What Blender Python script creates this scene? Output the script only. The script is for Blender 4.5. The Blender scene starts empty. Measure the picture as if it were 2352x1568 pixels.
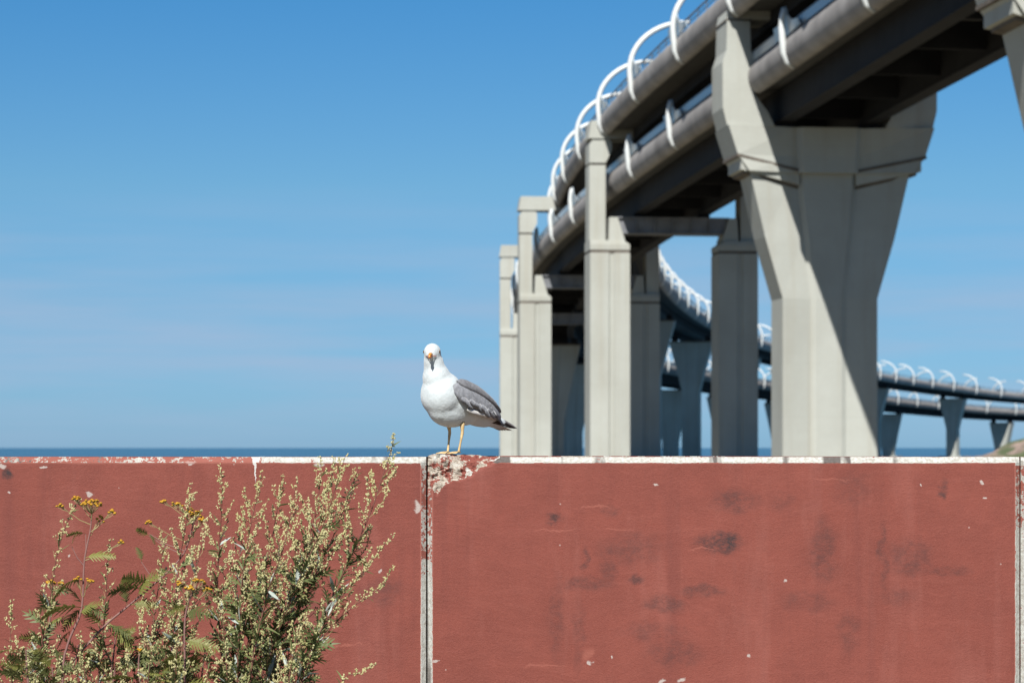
import bpy, bmesh, math, random
from mathutils import Vector, Matrix, noise, Quaternion
R = math.radians
random.seed(7)
sc = bpy.context.scene
COL = sc.collection

# ------------------------------------------------------------------ camera
EYE = 1.6
FPX = 5553.0            # focal length in pixels of a 2352 px wide picture (85 mm on 36 mm)
cam_d = bpy.data.cameras.new('camera')
cam = bpy.data.objects.new('camera', cam_d); COL.objects.link(cam)
cam.location = (0, 0, EYE); cam.rotation_euler = (R(90), 0, 0)
cam_d.lens = 85.0; cam_d.sensor_width = 36.0; cam_d.shift_y = 0.1037
cam_d.clip_start = 0.1; cam_d.clip_end = 60000
cam_d.dof.use_dof = True; cam_d.dof.focus_distance = 9.2; cam_d.dof.aperture_fstop = 5.8
sc.camera = cam

# ------------------------------------------------------------------ world and sun
SUN_EL, SUN_AZ = 44.0, 13.0     # degrees; azimuth: behind the camera, this much to its left
w = bpy.data.worlds.new('World'); sc.world = w; w.use_nodes = True
nt = w.node_tree; nt.nodes.clear()
def wn(t): return nt.nodes.new(t)
out = wn('ShaderNodeOutputWorld'); bg = wn('ShaderNodeBackground'); sky = wn('ShaderNodeTexSky')
sky.sky_type = 'NISHITA'; sky.sun_disc = False
sky.sun_elevation = R(SUN_EL); sky.sun_rotation = R(180 + SUN_AZ)
sky.altitude = 0; sky.air_density = 1.0; sky.dust_density = 0.2; sky.ozone_density = 2.2
hs = wn('ShaderNodeHueSaturation'); hs.inputs['Saturation'].default_value = 1.0; hs.inputs['Value'].default_value = 1.0
nt.links.new(sky.outputs[0], hs.inputs['Color'])
# clear blue air: the horizon is bluer and less bright than the raw sky model, the higher sky is dimmed and warmed to set the fill in shade
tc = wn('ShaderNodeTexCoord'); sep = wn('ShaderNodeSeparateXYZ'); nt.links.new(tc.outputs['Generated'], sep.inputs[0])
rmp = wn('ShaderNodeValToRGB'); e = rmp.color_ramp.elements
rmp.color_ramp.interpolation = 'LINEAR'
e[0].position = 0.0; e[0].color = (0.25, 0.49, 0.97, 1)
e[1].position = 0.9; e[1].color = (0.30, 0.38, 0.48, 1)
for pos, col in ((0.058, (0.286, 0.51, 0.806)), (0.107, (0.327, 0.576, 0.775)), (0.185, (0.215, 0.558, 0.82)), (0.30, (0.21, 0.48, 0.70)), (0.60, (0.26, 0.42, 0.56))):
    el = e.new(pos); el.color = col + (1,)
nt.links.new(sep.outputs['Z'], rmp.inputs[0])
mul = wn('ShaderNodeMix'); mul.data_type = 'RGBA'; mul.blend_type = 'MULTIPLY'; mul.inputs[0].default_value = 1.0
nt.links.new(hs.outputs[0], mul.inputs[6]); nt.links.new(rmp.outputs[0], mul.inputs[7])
# thin veils of cloud low over the sea
mp = wn('ShaderNodeMapping'); mp.inputs['Scale'].default_value = (2.2, 2.2, 26.0); mp.inputs['Location'].default_value = (0.35, 0.2, 0.1)
nz = wn('ShaderNodeTexNoise'); nz.inputs['Scale'].default_value = 2.6; nz.inputs['Detail'].default_value = 4; nz.inputs['Roughness'].default_value = 0.5
nt.links.new(tc.outputs['Generated'], mp.inputs[0]); nt.links.new(mp.outputs[0], nz.inputs['Vector'])
cr = wn('ShaderNodeValToRGB'); cr.color_ramp.elements[0].position = 0.38; cr.color_ramp.elements[1].position = 0.75
nt.links.new(nz.outputs[0], cr.inputs[0])
band = wn('ShaderNodeValToRGB'); b = band.color_ramp.elements
b[0].position = 0.0; b[0].color = (0.25,)*3 + (1,); b[1].position = 0.11; b[1].color = (0, 0, 0, 1)
bb = b.new(0.04); bb.color = (1, 1, 1, 1)
nt.links.new(sep.outputs['Z'], band.inputs[0])
cm = wn('ShaderNodeMath'); cm.operation = 'MULTIPLY'; nt.links.new(cr.outputs[0], cm.inputs[0]); nt.links.new(band.outputs[0], cm.inputs[1])
cm2 = wn('ShaderNodeMath'); cm2.operation = 'MULTIPLY'; cm2.inputs[1].default_value = 0.95; nt.links.new(cm.outputs[0], cm2.inputs[0])
cmix = wn('ShaderNodeMix'); cmix.data_type = 'RGBA'
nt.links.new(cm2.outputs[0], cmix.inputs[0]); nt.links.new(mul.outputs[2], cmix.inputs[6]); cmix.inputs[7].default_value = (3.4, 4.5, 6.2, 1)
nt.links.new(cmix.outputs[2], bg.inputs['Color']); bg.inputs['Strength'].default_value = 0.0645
nt.links.new(bg.outputs[0], out.inputs[0])

sun_d = bpy.data.lights.new('sun', 'SUN'); sun_d.energy = 5.0; sun_d.angle = R(0.53); sun_d.color = (1.0, 0.975, 0.93)
sun = bpy.data.objects.new('sun', sun_d); COL.objects.link(sun)
ray = Vector((math.sin(R(SUN_AZ)) * math.cos(R(SUN_EL)), math.cos(R(SUN_AZ)) * math.cos(R(SUN_EL)), -math.sin(R(SUN_EL))))
sun.rotation_euler = ray.to_track_quat('-Z', 'Y').to_euler(); sun.location = (-20, -40, 60)
vs = sc.view_settings; vs.view_transform = 'Standard'; vs.look = 'None'; vs.exposure = 0.77; vs.gamma = 1.0; vs.use_curve_mapping = False
sc.render.engine = 'CYCLES'; sc.cycles.max_bounces = 6; sc.cycles.use_denoising = True

# ------------------------------------------------------------------ helpers
def link(o, parent=None):
    COL.objects.link(o)
    if parent is not None: o.parent = parent
    return o
def mesh(name, verts, faces, mat=None, smooth=False):
    me = bpy.data.meshes.new(name); me.from_pydata([tuple(v) for v in verts], [], faces); me.update()
    if mat: me.materials.append(mat)
    if smooth: me.polygons.foreach_set('use_smooth', [True] * len(me.polygons))
    return me
def obj(name, me, parent=None, loc=None, kind=None):
    o = bpy.data.objects.new(name, me); link(o, parent)
    if loc is not None: o.location = loc
    if kind: o['kind'] = kind
    return o
def thing(name, label, cat, loc=(0, 0, 0), group=None, rz=0):
    o = bpy.data.objects.new(name, None); link(o); o.location = loc; o.rotation_euler = (0, 0, rz)
    o.empty_display_size = 0.2
    o['label'] = label; o['category'] = cat
    if group: o['group'] = group
    return o
class MB:
    def __init__(s): s.v = []; s.f = []
    def add(s, verts, faces):
        n = len(s.v); s.v += [tuple(v) for v in verts]; s.f += [tuple(i + n for i in f) for f in faces]
    def box(s, c, h):
        x, y, z = c; a, b_, d = h
        P = [(x+i*a, y+j*b_, z+k*d) for k in (-1, 1) for j in (-1, 1) for i in (-1, 1)]
        s.add(P, [(0,2,3,1),(4,5,7,6),(0,1,5,4),(2,6,7,3),(0,4,6,2),(1,3,7,5)])
    def loft(s, rings, cap=True, closed=True):
        n = len(rings[0]); base = len(s.v)
        for r in rings: s.v += [tuple(p) for p in r]
        for i in range(len(rings) - 1):
            for j in range(n if closed else n - 1):
                a = base + i*n + j; b_ = base + i*n + (j+1) % n
                s.f.append((a, b_, b_ + n, a + n))
        if cap and closed:
            s.f.append(tuple(base + j for j in reversed(range(n))))
            s.f.append(tuple(base + (len(rings)-1)*n + j for j in range(n)))
    def tube(s, pts, rad, n=6, cap=True):
        pts = [Vector(p) for p in pts]; rings = []
        if not hasattr(rad, '__len__'): rad = [rad] * len(pts)
        up = None
        for i, p in enumerate(pts):
            t = (pts[min(i+1, len(pts)-1)] - pts[max(i-1, 0)])
            if t.length < 1e-9: t = Vector((0, 0, 1))
            t.normalize()
            if up is None: up = t.orthogonal().normalized()
            else:
                up = up - t * up.dot(t)
                up = up.normalized() if up.length > 1e-6 else t.orthogonal().normalized()
            sd = t.cross(up)
            rings.append([p + (up * math.cos(2*math.pi*k/n) + sd * math.sin(2*math.pi*k/n)) * rad[i] for k in range(n)])
        s.loft(rings, cap)
    def prism(s, poly, y0, y1):            # polygon in (x, z), extruded along y
        s.loft([[(x, y0, z) for x, z in poly], [(x, y1, z) for x, z in poly]])
    def build(s, name, mat, parent=None, loc=None, smooth=False, kind=None):
        me = mesh(name, s.v, s.f, None, smooth)
        bm = bmesh.new(); bm.from_mesh(me); bmesh.ops.recalc_face_normals(bm, faces=bm.faces); bm.to_mesh(me); bm.free()
        me.materials.append(mat)
        return obj(name, me, parent, loc, kind)
def spline(cps):
    """monotone-parameter Catmull-Rom through rows (t, a, b, ...)"""
    def f(t):
        n = len(cps)
        i = 0
        while i < n - 2 and t > cps[i+1][0]: i += 1
        p0, p1 = cps[max(i-1, 0)], cps[i]; p2, p3 = cps[i+1], cps[min(i+2, n-1)]
        h = p2[0] - p1[0]; u = (t - p1[0]) / h
        r = []
        for k in range(1, len(p1)):
            m1 = (p2[k] - p0[k]) / (p2[0] - p0[0]) * h
            m2 = (p3[k] - p1[k]) / (p3[0] - p1[0]) * h
            r.append((2*u**3-3*u*u+1)*p1[k] + (u**3-2*u*u+u)*m1 + (-2*u**3+3*u*u)*p2[k] + (u**3-u*u)*m2)
        return r
    return f
def px(x, y, d):                            # a direction in the photograph taken out to the depth d (metres)
    return Vector(((x - 1176) / FPX * d, d, EYE + (1028 - y) / FPX * d))

# ------------------------------------------------------------------ materials
def new_mat(name):
    m = bpy.data.materials.new(name); m.use_nodes = True
    return m, m.node_tree, m.node_tree.nodes['Principled BSDF']
class NT:
    def __init__(s, tree): s.t = tree
    def n(s, typ, **kw):
        nd = s.t.nodes.new(typ)
        for k, v in kw.items():
            if k in nd.inputs: nd.inputs[k].default_value = v
            else: setattr(nd, k, v)
        return nd
    def l(s, a, b_): s.t.links.new(a, b_)
    def math(s, op, a, b_=None, clamp=False):
        nd = s.t.nodes.new('ShaderNodeMath'); nd.operation = op; nd.use_clamp = clamp
        for i, v in enumerate((a, b_)):
            if v is None: continue
            if isinstance(v, (int, float)): nd.inputs[i].default_value = v
            else: s.l(v, nd.inputs[i])
        return nd.outputs[0]
    def mix(s, fac, a, b_, blend='MIX'):
        nd = s.t.nodes.new('ShaderNodeMix'); nd.data_type = 'RGBA'; nd.blend_type = blend
        for i, v in ((0, fac), (6, a), (7, b_)):
            if isinstance(v, (int, float)): nd.inputs[i].default_value = v
            elif isinstance(v, tuple): nd.inputs[i].default_value = v if len(v) == 4 else v + (1,)
            else: s.l(v, nd.inputs[i])
        return nd.outputs[2]
    def ramp(s, v, p0, p1, c0=(0, 0, 0), c1=(1, 1, 1)):
        nd = s.t.nodes.new('ShaderNodeValToRGB'); e = nd.color_ramp.elements
        e[0].position, e[1].position = p0, p1; e[0].color = c0 + (1,); e[1].color = c1 + (1,)
        s.l(v, nd.inputs[0]); return nd.outputs[0]
    def noise(s, vec, scale, detail=4, rough=0.55, sc3=None, loc=(0, 0, 0)):
        if sc3 is not None:
            m = s.n('ShaderNodeMapping'); m.inputs['Scale'].default_value = sc3; m.inputs['Location'].default_value = loc
            s.l(vec, m.inputs[0]); vec = m.outputs[0]
        nd = s.n('ShaderNodeTexNoise', Scale=scale, Detail=detail, Roughness=rough); s.l(vec, nd.inputs['Vector'])
        return nd.outputs['Fac']
    def bump(s, h, strength, dist, bsdf):
        nd = s.n('ShaderNodeBump', Strength=strength, Distance=dist); s.l(h, nd.inputs['Height']); s.l(nd.outputs[0], bsdf.inputs['Normal'])
def simple(name, col, rough=0.6, var=0.15, scale=8.0, metal=0.0, bump=0.0, spec=0.5):
    m, t, bs = new_mat(name); N = NT(t)
    tc_ = N.n('ShaderNodeTexCoord')
    f = N.noise(tc_.outputs['Object'], scale, 4)
    c = N.mix(N.ramp(f, 0.3, 0.7), tuple(x * (1 - var) for x in col), tuple(min(1, x * (1 + var)) for x in col))
    N.l(c, bs.inputs['Base Color']); bs.inputs['Roughness'].default_value = rough; bs.inputs['Metallic'].default_value = metal
    bs.inputs['Specular IOR Level'].default_value = spec
    if bump: N.bump(f, bump, 0.02, bs)
    return m

def concrete_mat():
    m, t, bs = new_mat('pale_concrete'); N = NT(t)
    g = N.n('ShaderNodeNewGeometry').outputs['Position']
    big = N.noise(g, 0.16, 5, 0.6)
    streak = N.noise(g, 1.0, 4, 0.6, (0.9, 0.9, 0.035))
    fine = N.noise(g, 3.0, 5, 0.65)
    c = N.mix(N.ramp(big, 0.35, 0.7), (0.285, 0.290, 0.258), (0.340, 0.349, 0.316))
    c = N.mix(N.math('MULTIPLY', N.ramp(streak, 0.50, 0.72), 0.45), c, (0.25, 0.23, 0.18))
    c = N.mix(N.math('MULTIPLY', N.ramp(fine, 0.45, 0.75), 0.22), c, (0.29, 0.28, 0.25))
    # casting lifts, every 4 m up the pier
    sp = N.n('ShaderNodeSeparateXYZ'); N.l(g, sp.inputs[0])
    fr = N.math('FRACT', N.math('DIVIDE', sp.outputs['Z'], 3.7))
    ln = N.math('MULTIPLY', N.math('LESS_THAN', fr, 0.012), 0.10)
    c = N.mix(ln, c, (0.16, 0.15, 0.12))
    N.l(c, bs.inputs['Base Color']); bs.inputs['Roughness'].default_value = 0.85
    N.bump(fine, 0.25, 0.05, bs)
    return m
M_CONC = concrete_mat()
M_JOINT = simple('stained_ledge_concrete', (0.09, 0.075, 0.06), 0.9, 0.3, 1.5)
M_FASCIA = simple('grey_fascia_cladding', (0.235, 0.222, 0.212), 0.8, 0.22, 0.45, spec=0.25)
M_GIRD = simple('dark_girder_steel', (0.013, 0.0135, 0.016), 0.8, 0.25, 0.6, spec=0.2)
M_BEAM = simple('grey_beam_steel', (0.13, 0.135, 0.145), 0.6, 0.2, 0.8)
M_RIB = simple('white_rib_paint', (0.50, 0.52, 0.51), 0.45, 0.06, 0.7)
M_RAIL = simple('grey_rail_steel', (0.10, 0.10, 0.105), 0.5, 0.2, 1.0)
M_ASPH = simple('asphalt', (0.05, 0.05, 0.05), 0.9, 0.2, 2.0)
def screen_mat():
    m, t, bs = new_mat('pale_screen_panel'); N = NT(t)
    g = N.n('ShaderNodeNewGeometry').outputs['Position']
    c = N.mix(N.noise(g, 0.8, 3), (0.33, 0.39, 0.44), (0.42, 0.48, 0.52))
    N.l(c, bs.inputs['Base Color']); bs.inputs['Roughness'].default_value = 0.25
    bs.inputs['Transmission Weight'].default_value = 0.25
    return m
M_SCREEN = screen_mat()

# ------------------------------------------------------------------ setting: sea, ground, far bank
SEA = -2.0
def sea():
    m, t, bs = new_mat('sea_water'); N = NT(t)
    g = N.n('ShaderNodeNewGeometry').outputs['Position']
    a = N.noise(g, 0.05, 6, 0.62, (0.35, 1.0, 1.0))
    b_ = N.noise(g, 0.004, 4, 0.55, (0.10, 1.0, 1.0))
    c = N.mix(N.ramp(b_, 0.35, 0.68), (0.028, 0.088, 0.150), (0.045, 0.125, 0.195))
    N.l(c, bs.inputs['Base Color']); bs.inputs['Roughness'].default_value = 0.34; bs.inputs['IOR'].default_value = 1.33
    bs.inputs['Specular IOR Level'].default_value = 0.45
    N.bump(a, 0.9, 3.0, bs)
    v = [(-30000, 340, SEA), (30000, 340, SEA), (30000, 45000, SEA), (-30000, 45000, SEA)]
    o = obj('sea', mesh('sea', v, [(0, 1, 2, 3)], m)); o['kind'] = 'structure'; o['label'] = 'blue sea reaching the horizon behind the red wall'
sea()
def ground():
    m, t, bs = new_mat('dry_earth'); N = NT(t)
    g = N.n('ShaderNodeNewGeometry').outputs['Position']
    f = N.noise(g, 3.0, 6, 0.65); h = N.noise(g, 0.5, 4)
    c = N.mix(f, (0.16, 0.125, 0.085), (0.30, 0.25, 0.18)); c = N.mix(N.ramp(h, 0.45, 0.65), c, (0.12, 0.115, 0.05))
    N.l(c, bs.inputs['Base Color']); bs.inputs['Roughness'].default_value = 0.95; N.bump(f, 0.6, 0.05, bs)
    xs = [-300 + 12*i for i in range(51)]; ys = [-60, -40, -25, -15, -8, -4, 0, 3, 6, 9, 12, 16, 22, 30, 38, 46, 54, 66, 80, 100, 125, 150, 180, 210, 240, 262, 285, 310, 335, 360, 378, 390, 398, 406, 414]  # unseen land beyond the wall, extended under the bridge to bounce warm light
    v = []
    for y in ys:
        for x in xs:
            z = 0.0 if abs(y - 9) < 9 else 0.10 * noise.noise(Vector((x*0.08, y*0.08, 0)))
            if y > 385: z -= (y - 385) * 0.10
            if y > 20: z -= 0.15
            v.append((x, y, z))
    nx = len(xs)
    f_ = [(j*nx+i, j*nx+i+1, (j+1)*nx+i+1, (j+1)*nx+i) for j in range(len(ys)-1) for i in range(nx-1)]
    o = obj('ground', mesh('ground', v, f_, m, True)); o['kind'] = 'structure'
ground()
def bank():
    m, t, bs = new_mat('rubble_bank'); N = NT(t)
    g = N.n('ShaderNodeNewGeometry').outputs['Position']
    f = N.noise(g, 1.1, 6, 0.7)
    h = N.noise(g, 0.28, 4, 0.6)
    c = N.mix(N.ramp(f, 0.35, 0.7), (0.14, 0.10, 0.08), (0.36, 0.27, 0.22))
    c = N.mix(N.ramp(h, 0.50, 0.58), c, (0.07, 0.09, 0.035))
    N.l(c, bs.inputs['Base Color']); bs.inputs['Roughness'].default_value = 0.95; N.bump(f, 0.8, 0.3, bs)
    v = []; nx, ny = 90, 40
    for j in range(ny):
        for i in range(nx):
            x = 42 + 70 * i / (nx-1); y = 232 + 44 * j / (ny-1)
            s = math.sin(math.pi * j / (ny-1)) ** 0.7
            rise = min(1.5, max(0.0, (x - 42) / 14)) ** 0.65
            z = SEA - 0.3 + s * rise * 5.0 * (0.9 + 0.35 * noise.fractal(Vector((x*0.11, y*0.11, 3)), 1, 2, 4)) + 0.15 * noise.noise(Vector((x*0.9, y*0.9, 0)))
            if i == nx-1: z = SEA - 1
            v.append((x, y, z))
    f_ = [(j*nx+i, j*nx+i+1, (j+1)*nx+i+1, (j+1)*nx+i) for j in range(ny-1) for i in range(nx-1)]
    o = obj('rubble_bank', mesh('rubble_bank', v, f_, m, True)); o['kind'] = 'structure'
bank()

# ------------------------------------------------------------------ viaduct: two decks on curving lines
# rows: depth y, x, z of the pier-seat level.  lower deck seat = girder bearing level; upper deck line = top of the cross beams
LOW = spline([(40, 38.5, 25.2), (112, 28.6, 24.2), (167, 21.55, 23.5), (222, 14.6, 22.6), (282, 8.9, 21.6), (336, 6.2, 20.2), (392, 6.6, 18.9),
              (450, 11.2, 17.8), (518, 21.0, 17.0), (587, 36.5, 16.5), (651, 56.0, 15.9), (716, 80.5, 15.2), (780, 106, 14.6), (845, 137, 13.4), (910, 180, 11.8), (1000, 262, 10.4)])
UPP = spline([(40, 38.5, 33.6), (112, 28.6, 32.8), (167, 21.2, 32.1), (222, 14.7, 31.3), (282, 11.6, 30.7), (336, 13.0, 29.6), (400, 19.0, 28.6), (475, 31.0, 27.2),
              (535, 45.0, 26.0), (597, 63.0, 24.9), (660, 83.0, 24.0), (723, 103.5, 23.0), (786, 133.0, 21.7), (846, 171.0, 19.8), (960, 262, 17.2)])
def frame(F, d):
    x, z = F(d); x2, z2 = F(d + 0.5); x1, z1 = F(d - 0.5)
    t = Vector((x2 - x1, 1.0, 0)).normalized()
    return Vector((x, d, z)), t, Vector((t.y, -t.x, 0))
def deck(name, label, F, half, z_road, girder_bot, d0, d1, rib_ds, gpos=3.4, stub_to=0):
    root = thing(name, label, 'bridge deck', tuple(frame(F, 167)[0]))
    O = root.location
    ds = [];  d = d0
    while d <= d1: ds.append(d); d += 3.0 if d < 360 else 5.0
    def sweep(poly, nm, mat, smooth=False):
        mb = MB(); rings = []
        for d in ds:
            c, t, r = frame(F, d)
            rings.append([c + r*u + Vector((0, 0, z)) - O for u, z in poly])
        mb.loft(rings); return mb.build(nm, mat, root, smooth=smooth)
    s0 = z_road
    sweep([(-half+0.5, s0-0.28), (half-0.5, s0-0.28), (half-0.5, s0-0.02), (0, s0+0.1), (-half+0.5, s0-0.02)], 'road_slab', M_ASPH)
    for sg in (-1, 1):
        g = gpos * sg
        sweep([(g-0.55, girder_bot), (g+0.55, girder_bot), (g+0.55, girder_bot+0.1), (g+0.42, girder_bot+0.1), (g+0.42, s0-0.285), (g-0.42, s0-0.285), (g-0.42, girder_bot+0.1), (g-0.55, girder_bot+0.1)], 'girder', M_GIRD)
        # rounded fascia cladding: a half barrel standing on the deck edge
        bar = []
        for k in range(11):
            a = -math.pi/2 + math.pi * k / 10
            bar.append((sg * (half - 0.45 + 0.72 * math.cos(a)), s0 + 0.35 + 1.12 * math.sin(a)))
        bar += [(sg*(half-0.62), s0+1.47), (sg*(half-0.62), s0-0.77)]
        if sg < 0: bar.reverse()
        sweep(bar, 'fascia', M_FASCIA, True)
        # rail on top
        sweep([(sg*(half-0.2)-0.05, s0+2.05), (sg*(half-0.2)+0.05, s0+2.05), (sg*(half-0.2)+0.05, s0+2.17), (sg*(half-0.2)-0.05, s0+2.17)], 'top_rail', M_RAIL)
        sweep([(sg*(half-0.2)-0.03, s0+1.68), (sg*(half-0.2)+0.03, s0+1.68), (sg*(half-0.2)+0.03, s0+1.74), (sg*(half-0.2)-0.03, s0+1.74)], 'middle_rail', M_RAIL)
        mb = MB(); d = d0 + 2
        while d < d1:
            c, t, r = frame(F, d); p = c + r*sg*(half-0.2) + Vector((0, 0, s0)) - O
            mb.tube([p + Vector((0, 0, 1.25)), p + Vector((0, 0, 2.1))], 0.05, 4); d += 3.0
        mb.build('rail_posts', M_RAIL, root, kind='stuff')
    if stub_to:
        for sg in (-1, 1):
            u0 = sg*(half-0.12)
            sweep([(u0-0.02, s0+1.42), (u0+0.02, s0+1.42), (u0+0.02, s0+2.02), (u0-0.02, s0+2.02)], 'screen_band', M_SCREEN)
    # cross frames between the girders
    mb = MB(); d = d0 + 4
    while d < min(d1, 420):
        c, t, r = frame(F, d); c = c - O
        a, b_ = c + r*(-gpos+0.45), c + r*(gpos-0.45)
        z0, z1 = girder_bot + 0.45, s0 - 0.5
        q = [a + Vector((0,0,z0)), b_ + Vector((0,0,z0)), b_ + Vector((0,0,z1)), a + Vector((0,0,z1))]
        mb.loft([[p - t*0.12 for p in q], [p + t*0.12 for p in q]]); d += 9.0
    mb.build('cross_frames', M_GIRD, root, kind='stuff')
    for d in rib_ds:
        for sg in (-1, 1):
            c, t, r = frame(F, d)
            P = [(half-0.35, -0.85), (half+0.12, -0.45), (half+0.34, 0.15), (half+0.40, 0.9), (half+0.46, 1.7)]
            A, B, zc = 4.9, 4.0, 1.9
            for k in range(0, 13 if d > stub_to else 3):
                a = math.pi/2 * k / 12 * 1.02
                P.append((half + 0.46 - A * (1 - math.cos(a)), zc + B * math.sin(a)))
            pts = [c + r*sg*u + Vector((0, 0, s0 + z)) - O for u, z in P]
            rad = [0.12, 0.18] + [0.225] * (len(P) - 6) + [0.22, 0.2, 0.19, 0.17]
            mb = MB(); mb.tube(pts, rad, 8 if d < 330 else 6)
            rib = mb.build('arch_rib', M_RIB, root, smooth=True)
            # pale tent shape around the rib foot, standing in for sunlit screen
            mb = MB(); uo = half - 0.05
            q = []
            for v_, z0, z1 in ((-3.2, 1.34, 1.75), (-1.6, 1.30, 1.95), (-0.5, 1.25, 2.5), (0, 1.22, 3.1), (0.5, 1.25, 2.5), (1.6, 1.30, 2.2), (3.2, 1.34, 2.2)):
                c2, t2, r2 = frame(F, d + v_)
                q.append((c2 + r2*sg*(uo+0.1) + Vector((0, 0, s0+z0)) - O, c2 + r2*sg*(uo+0.25) + Vector((0, 0, s0+z1)) - O, r2*sg*0.04))
            mb.loft([[a - e_, b_ - e_, b_ + e_, a + e_] for a, b_, e_ in q])
            mb.build('sunlit_screen_piece', M_SCREEN, rib)
    return root
def rib_list(a, b_, step): return [a + step*i for i in range(int((b_ - a) / step) + 1)]
deck('viaduct_deck', 'upper viaduct deck with white hoop ribs and rounded grey fascia', UPP, 6.6, -0.5, -1.9, 46, 955, rib_list(90, 950, 18.6))
deck('viaduct_deck', 'lower viaduct deck slung between the pier columns under the other deck', LOW, 5.5, 2.95, 0.35, 46, 990, rib_list(99, 980, 18.6), 3.0, 370)

# ------------------------------------------------------------------ piers
def orient(F, d):
    c, t, r = frame(F, d)
    return (c.x, c.y, 0), math.atan2(r.y, r.x), c.z
def plan(wd, c, t, rec):
    h = t / 2
    return [(-wd, -h), (-c-0.25, -h+rec), (-c+0.1, -h+rec*0.72), (c-0.1, -h+rec*0.72), (c+0.25, -h+rec), (wd, -h), (wd, h), (c, h-rec), (-c, h-rec), (-wd, h)]
def y_pier(d, label, group=None):
    loc, rz, zs = orient(LOW, d)
    root = thing('y_pier', label, 'bridge pier', loc, group, rz)
    k = zs - 23.5
    mb = MB(); rings = []
    for z, wd, c, rec in ((SEA-1, 3.32, 1.0, 0.45), (11.8+k, 3.32, 1.0, 0.5), (16.0+k, 4.55, 1.45, 0.8), (20.45+k, 5.6, 1.9, 1.1)):
        rings.append([(x, y, z) for x, y in plan(wd, c, 3.3, rec)])
    mb.loft(rings); mb.build('shaft', M_CONC, root)
    # sloping corbel bands on either wing
    for sg in (-1, 1):
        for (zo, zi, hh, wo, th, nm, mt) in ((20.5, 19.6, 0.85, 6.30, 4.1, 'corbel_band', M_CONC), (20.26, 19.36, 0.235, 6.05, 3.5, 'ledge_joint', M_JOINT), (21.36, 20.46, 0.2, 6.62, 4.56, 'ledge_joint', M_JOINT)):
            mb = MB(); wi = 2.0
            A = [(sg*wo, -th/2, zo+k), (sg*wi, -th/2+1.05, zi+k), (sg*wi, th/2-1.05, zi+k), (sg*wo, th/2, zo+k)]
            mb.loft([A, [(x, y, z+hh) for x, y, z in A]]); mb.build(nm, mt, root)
    mb = MB(); rings = []
    for z, wd, c, rec in ((20.4+k, 5.75, 1.9, 1.0), (21.5+k, 6.55, 1.95, 1.05), (23.5+k, 7.2, 2.0, 0.95)):
        rings.append([(x, y, z) for x, y in plan(wd, c, 4.4, rec)])
    mb.loft(rings); mb.build('cap_block', M_CONC, root)
    for sg in (-1, 1):
        poly = [(-7.2, 23.49), (-7.5, 24.7), (-7.52, 27.8), (-7.25, 28.6), (-7.2, 30.6), (-5.62, 30.6), (-5.55, 28.6), (-5.35, 28.3), (-5.35, 25.7), (-4.4, 24.5), (-3.9, 23.49)]
        mb = MB(); mb.prism([(sg*-x, z+k) for x, z in poly], -1.75, 1.75); mb.build('arm', M_CONC, root)
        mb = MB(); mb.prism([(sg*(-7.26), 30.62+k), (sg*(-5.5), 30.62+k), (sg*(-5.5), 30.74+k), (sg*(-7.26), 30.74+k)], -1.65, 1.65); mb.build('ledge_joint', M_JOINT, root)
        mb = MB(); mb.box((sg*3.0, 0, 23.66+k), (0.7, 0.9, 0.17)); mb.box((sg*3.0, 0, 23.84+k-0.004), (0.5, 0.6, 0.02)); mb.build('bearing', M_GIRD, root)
    mb = MB(); mb.prism([(-7.25, 30.75+k), (7.25, 30.75+k), (6.95, 32.1+k), (-6.95, 32.1+k)], -1.6, 1.6); mb.build('upper_cross_beam', M_CONC, root)
    mb = MB(); mb.box((0, 0, SEA), (6.5, 4.5, 0.9)); mb.build('footing', M_CONC, root)
    return root
y_pier(112, 'Y-shaped concrete pier where the decks stand highest, without the long shadow diagonal')
y_pier(167, 'massive Y-shaped pale concrete pier with a long diagonal deck shadow down its shaft')
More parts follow.
